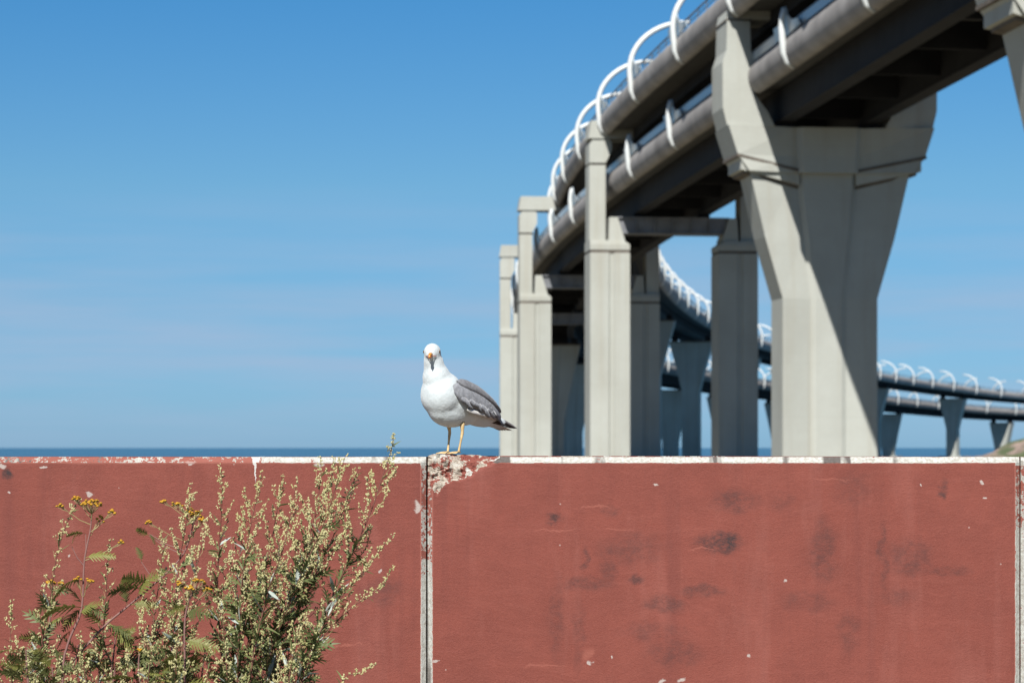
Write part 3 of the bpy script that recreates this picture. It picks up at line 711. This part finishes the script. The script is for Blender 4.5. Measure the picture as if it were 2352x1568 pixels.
        for q in range(7):
            f = 0.010 - q*0.020; z = 0.172 - q*0.0045
            feather(mb, wp(f, z, 0.006), wp(f - 0.050, z - 0.018 + 0.002*q, 0.009), 0.011, (0.1, s, 0), 0.002, 0.45)
        mb.build('white_flank_feathers', M_TAILW, root, smooth=True)
        mb = MB()                                   # tertials, dark grey block at the rear
        for q in range(6):
            a = wp(-0.085 - q*0.010, 0.222 - q*0.013, 0.012); b_ = Vector((-0.205 - 0.006*q, s*(0.040 - 0.002*q), 0.160 - q*0.0095))
            feather(mb, a, b_, 0.015, (0.15, s, 0.5), 0.006, 0.35)
        mb.build('tertials', M_GREYD, root, smooth=True)
        for q in range(5):                          # crossed blackish wing tips
            mb = MB()
            a = Vector((-0.165, s*0.036, 0.150 - 0.006*q)); b_ = Vector((-0.335 + 0.028*q, s*(0.006 + 0.006*q) , 0.101 + 0.004*q))
            feather(mb, a, b_, 0.0085, (0.1, s, 0.6), 0.004, 0.3)
            mb.build('primary_feather', M_BLACK, root, smooth=True)
    for q in range(7):
        mb = MB(); y = (q - 3) * 0.009
        feather(mb, (-0.18, y*0.6, 0.122), (-0.292 + abs(y)*0.4, y*1.3, 0.092), 0.010, (0.1, 0, 1), 0.002, 0.2)
        mb.build('tail_feather', M_TAILW, root, smooth=True)
    # legs and webbed feet
    for s, fx in ((1, -0.004), (-1, 0.004)):
        mb = MB()
        hip = Vector((-0.012, s*0.040, 0.125)); knee = Vector((-0.016, s*0.037, 0.082)); heel = Vector((fx - 0.002, s*0.027, 0.010))
        mb.tube([hip, (hip+knee)/2, knee + Vector((0, 0, 0.006)), knee, (knee+heel)/2, heel, heel - Vector((0, 0, 0.006))], [0.0105, 0.0080, 0.0056, 0.0062, 0.0040, 0.0048, 0.0045], 8)
        toes = []
        for an in (-38, -2, 34):
            v = Vector((math.cos(R(an)), math.sin(R(an)), 0))
            tip = heel + v*0.046; tip.z = 0.0025; midp = heel + v*0.025; midp.z = 0.0065; toes.append((midp, tip))
            mb.tube([heel + Vector((0, 0, -0.002)), midp, tip], [0.0040, 0.0032, 0.0018], 6)
        bk = heel + Vector((-0.012, 0, -0.004)); mb.tube([heel, bk], [0.003, 0.0015], 5)
        for i in range(2):
            (m1, t1), (m2, t2) = toes[i], toes[i+1]; dz = Vector((0, 0, 0.0012))
            mb.loft([[heel, m1, t1*0.92 + heel*0.08, t2*0.92 + heel*0.08, m2], [p - dz for p in (heel, m1, t1*0.92 + heel*0.08, t2*0.92 + heel*0.08, m2)]])
        mb.build('leg', M_LEG, root, smooth=True)
make_gull()

# ------------------------------------------------------------------ weeds in front of the wall
def plant_mat(name, a, b_, scale=60, rough=0.6, trans=0.0):
    m, t, bs = new_mat(name); N = NT(t)
    g = N.n('ShaderNodeNewGeometry'); f = N.noise(g.outputs['Position'], scale, 3)
    oi = N.n('ShaderNodeObjectInfo').outputs['Random']
    c = N.mix(N.math('ADD', N.math('MULTIPLY', f, 0.6), N.math('MULTIPLY', oi, 0.4)), a, b_)
    N.l(c, bs.inputs['Base Color']); bs.inputs['Roughness'].default_value = rough; bs.inputs['Specular IOR Level'].default_value = 0.3
    if trans:
        tr = N.n('ShaderNodeBsdfTranslucent'); N.l(c, tr.inputs['Color'])
        mx = N.n('ShaderNodeMixShader'); mx.inputs[0].default_value = trans
        N.l(bs.outputs[0], mx.inputs[1]); N.l(tr.outputs[0], mx.inputs[2]); N.l(mx.outputs[0], t.nodes['Material Output'].inputs[0])
    return m
M_BUD = plant_mat('cream_buds', (0.330, 0.297, 0.112), (0.488, 0.455, 0.251), 220, 0.7, 0.15)
M_BUDG = plant_mat('greenish_buds', (0.238, 0.231, 0.079), (0.383, 0.363, 0.165), 220, 0.7, 0.15)
M_STEM = plant_mat('reddish_stem', (0.086, 0.030, 0.023), (0.158, 0.066, 0.043), 40, 0.6)
M_TWIG = plant_mat('tan_twig', (0.198, 0.152, 0.066), (0.277, 0.238, 0.112), 60, 0.7)
M_TSTEM = plant_mat('purplish_stem', (0.132, 0.059, 0.053), (0.238, 0.132, 0.112), 25, 0.55)
M_LEAF = plant_mat('mugwort_leaf', (0.060, 0.078, 0.026), (0.155, 0.175, 0.066), 50, 0.55, 0.2)
M_LEAFS = plant_mat('silver_leaf_underside', (0.238, 0.277, 0.238), (0.363, 0.396, 0.356), 60, 0.7, 0.1)
M_TLEAF = plant_mat('tansy_leaf', (0.112, 0.119, 0.026), (0.211, 0.211, 0.059), 40, 0.55, 0.25)
M_TLEAFD = plant_mat('dark_tansy_leaf', (0.053, 0.063, 0.017), (0.112, 0.119, 0.040), 40, 0.55, 0.2)
M_YEL = plant_mat('yellow_flowers', (0.330, 0.152, 0.008), (0.449, 0.251, 0.020), 300, 0.7, 0.1)
M_CUP = plant_mat('flower_cup', (0.106, 0.099, 0.026), (0.198, 0.172, 0.053), 200, 0.7)
OCT = [(1,0,0),(-1,0,0),(0,1,0),(0,-1,0),(0,0,1),(0,0,-1)]
OCF = [(0,2,4),(2,1,4),(1,3,4),(3,0,4),(2,0,5),(1,2,5),(3,1,5),(0,3,5)]
def bud(mb, p, ax, r):
    ax = ax.normalized(); a = ax.orthogonal().normalized(); b_ = ax.cross(a)
    mb.add([p + (a*x + b_*y)*r + ax*z*r*1.35 for x, y, z in OCT], OCF)
def leaf_mesh(name, mat, L, W, curl):
    mb = MB(); n = 6; top = []; rows = []
    for i in range(n+1):
        t_ = i/n; w_ = W * math.sin(math.pi * min(1, t_*0.92 + 0.08)) ** 0.8 * (1 - 0.35*t_)
        x = L*t_; z = -curl*L*t_*t_
        rows.append([(x, -w_, z + w_*0.35), (x, 0, z), (x, w_, z + w_*0.35)])
    V = [p for r in rows for p in r]; F_ = []
    for i in range(n):
        for k in range(2): a = i*3+k; F_.append((a, a+1, a+4, a+3))
    return mesh(name, V, F_, mat, True)
LEAVES = [leaf_mesh('leaf', M_LEAF, 0.05, 0.0042, c) for c in (0.15, 0.4, -0.1)] + [leaf_mesh('leaf', M_LEAF, 0.036, 0.0032, 0.2)]
def lobed_mesh(name, mat):                  # mugwort leaf with narrow lobes
    V = []; F_ = []
    def blade(p, ang, L, W, droop):
        d = Vector((math.cos(ang), math.sin(ang), 0)); s = Vector((-d.y, d.x, 0)); b0 = len(V)
        for t_, w_ in ((0, .35), (.35, 1), (.7, .75), (1, .06)):
            c = p + d*L*t_ + Vector((0, 0, -droop*L*t_*t_)); V.extend([c - s*W*w_, c + s*W*w_])
        for i in range(3): F_.append((b0+2*i, b0+2*i+2, b0+2*i+3, b0+2*i+1))
    blade(Vector((0, 0, 0)), 0, 0.062, 0.0035, 0.25)
    for x, L in ((0.014, 0.022), (0.026, 0.024), (0.038, 0.018)):
        for sg in (-1, 1): blade(Vector((x, 0, -0.1*x)), sg*R(40), L, 0.0026, 0.3)
    return mesh(name, V, F_, mat, False)
LOBED = [lobed_mesh('leaf', M_LEAF)]
SILVER = [leaf_mesh('leaf', M_LEAFS, 0.06, 0.0066, -0.15), leaf_mesh('leaf', M_LEAFS, 0.045, 0.0052, 0.1)]
def tansy_leaf_mesh(mat, seed):             # feather-like leaf with toothed leaflets
    rnd = random.Random(seed); V = []; F_ = []; L = 0.12
    def quadstrip(pts):
        b0 = len(V)
        for a, b_ in pts: V.extend([a, b_])
        for i in range(len(pts)-1): F_.append((b0+2*i, b0+2*i+2, b0+2*i+3, b0+2*i+1))
    def mid(t_): return Vector((L*t_, 0, 0.10*L*math.sin(t_*2.4) - 0.30*L*t_*t_))
    quadstrip([(mid(i/10) - Vector((0, 0.0016*(1-0.06*i), 0)), mid(i/10) + Vector((0, 0.0016*(1-0.06*i), 0))) for i in range(11)])
    for i in range(1, 11):
        t_ = 0.10 + 0.088*i; t_ = min(t_, 0.99); ll = 0.040 * (math.sin(math.pi*min(1, 0.18 + t_*0.78)) ** 0.7) * rnd.uniform(0.85, 1.1)
        for sg in (-1, 1):
            an = R(rnd.uniform(48, 62)); d = Vector((math.cos(an), sg*math.sin(an), rnd.uniform(-0.35, 0.0))).normalized(); s = Vector((-d.y, d.x, 0)) 
            p = mid(t_); pts = []
            for k in range(9):
                u = k/8; wv = 0.0050 * (1.15 - u) * (1.0 if k % 2 == 0 else 0.55) + 0.0003
                c = p + d*ll*u + Vector((0, 0, -0.12*ll*u*u)); pts.append((c - s*wv, c + s*wv))
            quadstrip(pts)
    return mesh('leaf', V, F_, mat, False)
TL = [tansy_leaf_mesh(M_TLEAF, 1), tansy_leaf_mesh(M_TLEAF, 2), tansy_leaf_mesh(M_TLEAFD, 3)]
def place_leaf(me, p, dirv, parent, scale=1.0, roll=0.0, name='leaf'):
    o = obj(name, me, parent)
    q = dirv.to_track_quat('X', 'Z') @ Quaternion((1, 0, 0), roll)
    o.matrix_local = Matrix.LocRotScale(p, q, Vector((scale,)*3))
    return o
def resample(pts, step):
    r = [pts[0].copy()]; acc = 0.0
    for a, b_ in zip(pts[:-1], pts[1:]):
        L = (b_ - a).length; n = max(1, int(L/step))
        for i in range(1, n+1): r.append(a.lerp(b_, i/n))
    return r
def smooth_curve(P, n=8):
    r = []
    for i in range(len(P)-1):
        p0, p1, p2, p3 = P[max(i-1, 0)], P[i], P[i+1], P[min(i+2, len(P)-1)]
        for k in range(n):
            t_ = k/n
            r.append(0.5*((2*p1) + (p2-p0)*t_ + (2*p0-5*p1+4*p2-p3)*t_*t_ + (3*p1-p0-3*p2+p3)*t_**3))
    r.append(P[-1]); return r
MUG_LABEL = 'mugwort stem with dense cream bud sprays amid the clump, below the wall top'
def mugwort(scr, d, seed, label=MUG_LABEL, lush=1.0, bush=1.0, leafy=1.0, base=None, skip=0.16, lsc=1.0, group='mugwort stems before the wall'):
    rnd = random.Random(seed)
    P = [px(x, y, d + rnd.uniform(-0.02, 0.02)) for x, y in scr]
    last = P[-1]; prev = P[-2]; dv = (last - prev); dv.z = 0
    bx = last.x + dv.x*1.2 if base is None else base
    P += [Vector(((last.x*2+bx)/3, d, last.z*0.55)), Vector((bx, d, -0.03))]
    P.reverse(); C = smooth_curve(P, 7)
    root = thing('mugwort_plant', label, 'weed', (bx, d, 0), group)
    O = Vector((bx, d, 0)); C = [c - O for c in C]
    Ls = [0.0]
    for a, b_ in zip(C[:-1], C[1:]): Ls.append(Ls[-1] + (b_ - a).length)
    T = Ls[-1]
    mb = MB(); mb.tube(C, [max(0.0009, 0.0042 * (1 - l/T)**0.75 + 0.0007) for l in Ls], 6); mb.build('stem', M_STEM, root, smooth=True)
    def at(l):
        l = min(max(l, 0), T - 1e-4)
        for i in range(len(Ls)-1):
            if Ls[i+1] >= l:
                u = (l - Ls[i]) / max(1e-6, Ls[i+1]-Ls[i]); return C[i].lerp(C[i+1], u), (C[i+1]-C[i]).normalized()
    # buds straight on the tip of the stem
    mbb = MB()
    def cluster(mb_, p, ax, n, r):
        for _ in range(n):
            o_ = Vector((rnd.gauss(0, 1), rnd.gauss(0, 1), rnd.gauss(0, 0.8))) * r * 1.05
            bud(mb_, p + o_, ax + Vector((rnd.gauss(0, .5), rnd.gauss(0, .5), rnd.gauss(0, .3))), r * rnd.uniform(0.75, 1.2))
    l = T
    while l > T - 0.13*lush:
        p, ax = at(l); cluster(mbb, p + Vector((rnd.gauss(0, .003), rnd.gauss(0, .003), 0)), ax, rnd.randint(3, 5), 0.0030); l -= rnd.uniform(0.010, 0.020)
    mbb.build('bud_spike', M_BUD, root, kind='stuff')
    l = T - 0.05*lush; k = 0; ang = rnd.uniform(0, 6.28)
    low = min(T - 0.05, T - (1.0 if T > 1.2 else 0.7)) if bush > 0 else T
    while l > max(low, 0.55):
        p, ax = at(l); dist = T - l; ang += 2.4 + rnd.uniform(-0.5, 0.5)
        side = Vector((math.cos(ang), math.sin(ang)*0.7, 0))
        side = (side - ax*side.dot(ax)).normalized()
        Lb = min(0.19, 0.012 + dist*0.40*rnd.uniform(0.35, 1.35)) * bush
        if dist > 0.62: Lb *= 0.75
        tilt = R(rnd.uniform(34, 66)); d0 = ax*math.cos(tilt) + side*math.sin(tilt)
        pts = [p]; dcur = d0.copy()
        for i in range(6):
            dcur = (dcur + Vector((0, 0, 0.20)) + Vector((rnd.gauss(0, .09), rnd.gauss(0, .09), rnd.gauss(0, .05)))).normalized(); pts.append(pts[-1] + dcur*Lb/6)
        mb = MB(); mb.tube(pts, [0.0011 if Lb > .05 else 0.0008] * 5 + [0.0007, 0.0005], 4); br = mb.build('branch', M_TWIG if dist < 0.35 else M_STEM, root)
        mbb = MB(); n = max(2, int(Lb / 0.0100))
        for i in range(n + 1):
            u = 0.22 + 0.78*i/n
            if dist > 0.55 and u < 0.55: continue
            q = u*6; a = min(int(q), 5); pp = pts[a].lerp(pts[a+1], q-a)
            if rnd.random() < skip: continue
            cluster(mbb, pp + Vector((rnd.gauss(0, .0022), rnd.gauss(0, .0022), rnd.gauss(0, .0022))), dcur, rnd.randint(2, 5), 0.0033)
        if mbb.v: mbb.build('bud_spray', M_BUD if (dist < 0.45 or rnd.random() < 0.4) else M_BUDG, br, kind='stuff')
        if rnd.random() < (0.16 + 0.9*min(1, dist/0.6)) * leafy:
            nl = 1 + (dist > 0.25) + 2*(dist > 0.36)
            for _ in range(nl):
                dr = (ax*rnd.uniform(0.4, 1.3) + side*rnd.uniform(0.4, 1.0) + Vector((rnd.gauss(0, .45), rnd.gauss(0, .45), rnd.gauss(0, .3)))).normalized()
                rr = rnd.random()
                me = rnd.choice(SILVER) if rr < 0.10 else (LOBED[0] if rr < 0.45 and dist > 0.25 else rnd.choice(LEAVES))
                place_leaf(me, p + ax*rnd.uniform(-.012, .012), dr, root, rnd.uniform(0.6, 1.2) * (0.65 + 0.6*min(1, dist/0.5)) * lsc, rnd.uniform(-1.2, 1.2))
        l -= rnd.uniform(0.015, 0.034) if dist < 0.5 else rnd.uniform(0.018, 0.034)
    return root
D0 = 8.15
mugwort([(905,995),(897,1040),(880,1090),(850,1180),(800,1290),(740,1420),(690,1560)], D0, 1, 'tallest mugwort stem, its tip rising above the wall top')
MUGS = [
 ([(794,1045),(775,1105),(748,1190),(705,1290),(650,1420),(610,1560)], 8.10, .9, 1.0),
 ([(766,1052),(757,1110),(740,1180),(700,1290),(655,1420),(615,1560)], 8.22, .8, 0.8),
 ([(737,1050),(735,1110),(722,1190),(690,1300),(640,1420),(600,1560)], 8.26, .9, 1.0),
 ([(825,1072),(803,1130),(770,1220),(720,1330),(670,1440),(630,1560)], 8.18, .8, 0.9),
 ([(682,1095),(672,1160),(650,1260),(610,1380),(575,1560)], 8.02, .9, 0.9),
 ([(648,1092),(640,1150),(622,1250),(590,1380),(560,1560)], 8.24, .9, 0.9),
 ([(602,1082),(588,1150),(570,1240),(555,1350),(545,1560)], 8.12, .9, 1.0),
 ([(560,1180),(556,1230),(548,1300),(540,1390),(535,1560)], 8.30, .8, 0.9),
 ([(507,1067),(510,1150),(504,1250),(500,1350),(510,1560)], 8.20, .9, 0.75),
 ([(440,1110),(430,1190),(412,1290),(400,1400),(398,1560)], 8.16, .9, 0.9),
 ([(482,1185),(462,1260),(440,1350),(422,1450),(415,1560)], 8.06, .8, 0.9),
 ([(906,1225),(868,1268),(826,1322),(770,1390),(715,1490),(680,1580)], 8.08, .8, 0.45),
 ([(904,1300),(868,1352),(806,1396),(745,1460),(695,1560)], 8.05, .8, 0.5),
 ([(862,1524),(826,1545),(785,1580)], 8.0, .5, 0.5),
 ([(182,1145),(158,1190),(132,1270),(116,1370),(97,1470),(86,1560)], 8.14, .8, 0.5),
 ([(27,1378),(24,1440),(26,1560)], 8.20, .7, 0.55),
 ([(253,1240),(247,1300),(243,1380),(236,1460),(225,1570)], 8.28, .8, 0.5),
 ([(325,1395),(322,1440),(338,1480),(345,1570)], 8.0, .6, 0.5),
 ([(370,1215),(372,1280),(362,1360),(350,1450),(348,1570)], 8.34, .8, 0.8),
 ([(130,1345),(112,1400),(105,1470),(110,1570)], 8.30, .7, 0.6),
]
MUG_LABELS = {0: 'mugwort stem whose tip just reaches the white wall edge', 1: 'mugwort stem whose tip just reaches the white wall edge', 2: 'mugwort stem whose tip just reaches the white wall edge',
  8: 'straight upright mugwort stem beside the white drip on the wall', 9: 'upright mugwort stem crowding the tansy with the slanting reddish stem',
  11: 'long thin mugwort branch arching out over bare red wall', 12: 'long thin mugwort branch arching out over bare red wall', 13: 'low mugwort branch poking out sideways at the foot of the clump',
  14: 'thin sparse mugwort stem leaning on the tansy with the broad flower head', 15: 'short lone mugwort spike apart from the rest of the clump',
  16: 'spindly mugwort stem between the two tall tansies', 18: 'mugwort stem rising behind the slanting tansy stem'}
for i, (s, d, lush, bush) in enumerate(MUGS): mugwort(s, d, 20 + i, MUG_LABELS.get(i, MUG_LABEL), lush=lush, bush=bush, leafy=1.3, skip=0.2 if bush > 0.6 else 0.3, lsc=1.1)
rf = random.Random(11)
for i in range(34):                          # lower, leafier shoots that fill the foot of the clump
    x = rf.uniform(5, 730); dense = math.exp(-((x - 560)/190.0)**2)
    y = 1475 - 150*dense*rf.random() + rf.uniform(-30, 45)
    lean = (x - 430) * 0.0009 + rf.uniform(-.18, .18)
    s = [(x, y), (x - lean*70, y + 70), (x - lean*150, y + 170)]
    mugwort(s, rf.uniform(7.85, 8.45), 100 + i, 'short leafy mugwort shoot at the foot of the weed clump', lush=0.6, bush=0.75, leafy=3.0, skip=0.5, lsc=1.35, group='leafy shoots at the foot of the clump')

def tansy(stem, flowers, leaves, d, seed, label):
    rnd = random.Random(seed)
    P = [px(x, y, d) for x, y in stem]; last = P[-1]; bx = last.x + (last.x - P[-2].x)*0.8
    P += [Vector(((last.x+bx)/2, d, last.z*0.5)), Vector((bx, d, -0.03))]
    P.reverse(); C = smooth_curve(P, 7); O = Vector((bx, d, 0)); C = [c - O for c in C]
    root = thing('tansy_plant', label, 'weed', tuple(O), 'tansies before the wall')
    n = len(C); mb = MB(); mb.tube(C, [0.0052*(1 - 0.62*i/n) for i in range(n)], 7); mb.build('stem', M_TSTEM, root, smooth=True)
    def nearest_below(p):
        best = None
        for c in C:
            if c.z < p.z - 0.03:
                s = abs(p.z - 0.06 - c.z) + 0.5*abs(c.x - p.x)
                if best is None or s < best[0]: best = (s, c)
        return best[1]
    for (x, y, wpx, hpx, cnt) in flowers:
        c = px(x, y, d + rnd.uniform(-.03, .03)) - O; a = nearest_below(c)
        hub = c + (a - c).normalized()*0.035
        mb = MB(); mb.tube([a, a.lerp(hub, .5) + Vector((0, 0, -0.006)), hub], [0.0016, 0.0014, 0.0012], 5)
        heads = []
        for k in range(cnt):
            r_, th = math.sqrt(rnd.random()), rnd.uniform(0, 6.28)
            hpos = c + Vector((math.cos(th)*r_*wpx/677/2, math.sin(th)*r_*wpx/677/2, (1 - r_*r_)*hpx/677*0.5 + rnd.uniform(-.5, .5)*hpx/677*0.5)); heads.append(hpos)
            mb.tube([hub, hub.lerp(hpos, .6) + Vector((0, 0, -.003)), hpos], [0.0008, 0.0007, 0.0007], 4)
        fl = mb.build('flower_stalk', M_TWIG, root)
        mb = MB(); mc = MB()
        for hpos in heads:
            ax = (hpos - hub).normalized() * 0.5 + Vector((0, -0.25, 1)); ax.normalize(); a_ = ax.orthogonal().normalized(); b_ = ax.cross(a_)
            r_ = 0.0052 * rnd.uniform(0.85, 1.15)
            rings = [[hpos + (a_*math.cos(q) + b_*math.sin(q))*r_*w_ + ax*r_*h_ for q in [2*math.pi*k/8 for k in range(8)]] for w_, h_ in ((1, 0), (0.98, .35), (0.6, .6), (0.1, .68))]
            mb.loft(rings)
            mc.loft([[hpos + (a_*math.cos(q) + b_*math.sin(q))*r_*w_ + ax*r_*h_ for q in [2*math.pi*k/6 for k in range(6)]] for w_, h_ in ((0.3, -.8), (0.85, -.45), (0.97, -.03))])
        f_ = mb.build('flower_heads', M_YEL, fl, smooth=True, kind='stuff'); mc.build('flower_cups', M_CUP, fl, kind='stuff')
    for (x, y, x2, y2, k) in leaves:
        a = px(x, y, d) - O
        near = min(C, key=lambda c: (c - a).length)
        if (near - a).length > 0.012:
            foot = nearest_below(a)
            mb = MB(); mb.tube([foot, foot.lerp(a, .55) + Vector((0, 0, -0.008)), a], [0.0019, 0.0016, 0.0013], 5); mb.build('side_stem', M_TSTEM, root)
        b_ = px(x2, y2, d + rnd.uniform(-.05, .03)) - O; dv = b_ - a
        dv.y -= rnd.uniform(-0.2, .5)*dv.length
        place_leaf(TL[k], a, dv.normalized(), root, dv.length/0.12*1.3, rnd.uniform(0.2, 1.3))
    return root
tansy([(211,1167),(208,1213),(194,1287),(190,1372),(183,1414),(155,1481),(144,1558)],
      [(211,1158,50,16,34),(176,1146,22,10,10),(137,1163,16,8,7),(256,1177,22,10,9),(278,1248,16,12,7),(228,1195,20,14,6),(180,1333,26,12,9),(204,1334,20,8,7)],
      [(194,1281,248,1270,0),(197,1226,165,1222,0),(190,1325,132,1352,0),(190,1395,118,1395,0),(190,1395,150,1428,2),(186,1390,228,1402,2),(190,1392,160,1345,2),(168,1445,135,1470,2),(165,1255,172,1225,0),(183,1410,215,1385,0)], 8.12, 1,
      'tansy with the broad flat yellow flower head in the weeds')
tansy([(446,1195),(425,1265),(388,1310),(349,1345),(292,1393),(239,1438),(165,1519),(130,1558)],
      [(446,1184,42,26,30),(407,1160,26,14,15),(375,1152,16,8,8),(466,1196,24,12,12),(341,1202,16,9,7)],
      [(349,1340,292,1325,0),(330,1352,268,1348,2),(315,1372,350,1320,0),(300,1388,348,1385,0),(235,1436,205,1400,0),(240,1436,292,1445,2),(292,1390,285,1350,2),(325,1290,322,1262,2),(343,1230,320,1215,0),(343,1225,356,1240,2),(250,1430,300,1470,0)], 8.20, 2,
      'tansy with a thick slanting reddish stem leaning through the weeds')
tansy([(122,1345),(118,1390),(112,1450),(100,1560)], [(118,1338,20,12,9),(140,1342,12,8,5)], [(118,1385,88,1400,2),(114,1430,150,1420,0),(110,1470,60,1460,0),(106,1500,40,1530,0),(108,1490,150,1510,2)], 8.3, 3,
      'small tansy with sparse yellow flowers beside a thin mugwort stem')
tansy([(450,1345),(432,1385),(424,1440),(425,1560)], [(410,1342,18,10,8),(454,1338,34,16,16),(478,1356,22,10,9),(436,1352,20,10,7)], [(430,1390,396,1400,0),(428,1410,468,1400,2),(424,1450,385,1470,2),(425,1470,480,1480,0),(425,1500,380,1530,0)], 8.0, 4,
      'tansy with yellow flowers low in the middle of the mugwort')
rt = random.Random(5)
for i, (x, y) in enumerate(((60, 1490), (180, 1480), (265, 1465), (320, 1500), (230, 1530), (120, 1530), (400, 1520), (470, 1500))):
    stem = [(x, y), (x + rt.uniform(-6, 6), y + 40), (x + rt.uniform(-12, 12), y + 110)]
    lv = []
    for k in range(9):
        yy = y + 8 + k*9; th = rt.choice((-1, 1)) * rt.uniform(0.2, 1.3)
        lv.append((x, yy, x + math.sin(th)*rt.uniform(35, 70), yy - math.cos(th)*rt.uniform(10, 55), rt.choice((0, 1, 2, 2))))
    tansy(stem, [(x, y - 6, 12, 8, 4)] if i in (3, 4) else [], lv, rt.uniform(7.9, 8.4), 30 + i, 'leafy tansy shoot with feathery leaves low in the weeds')
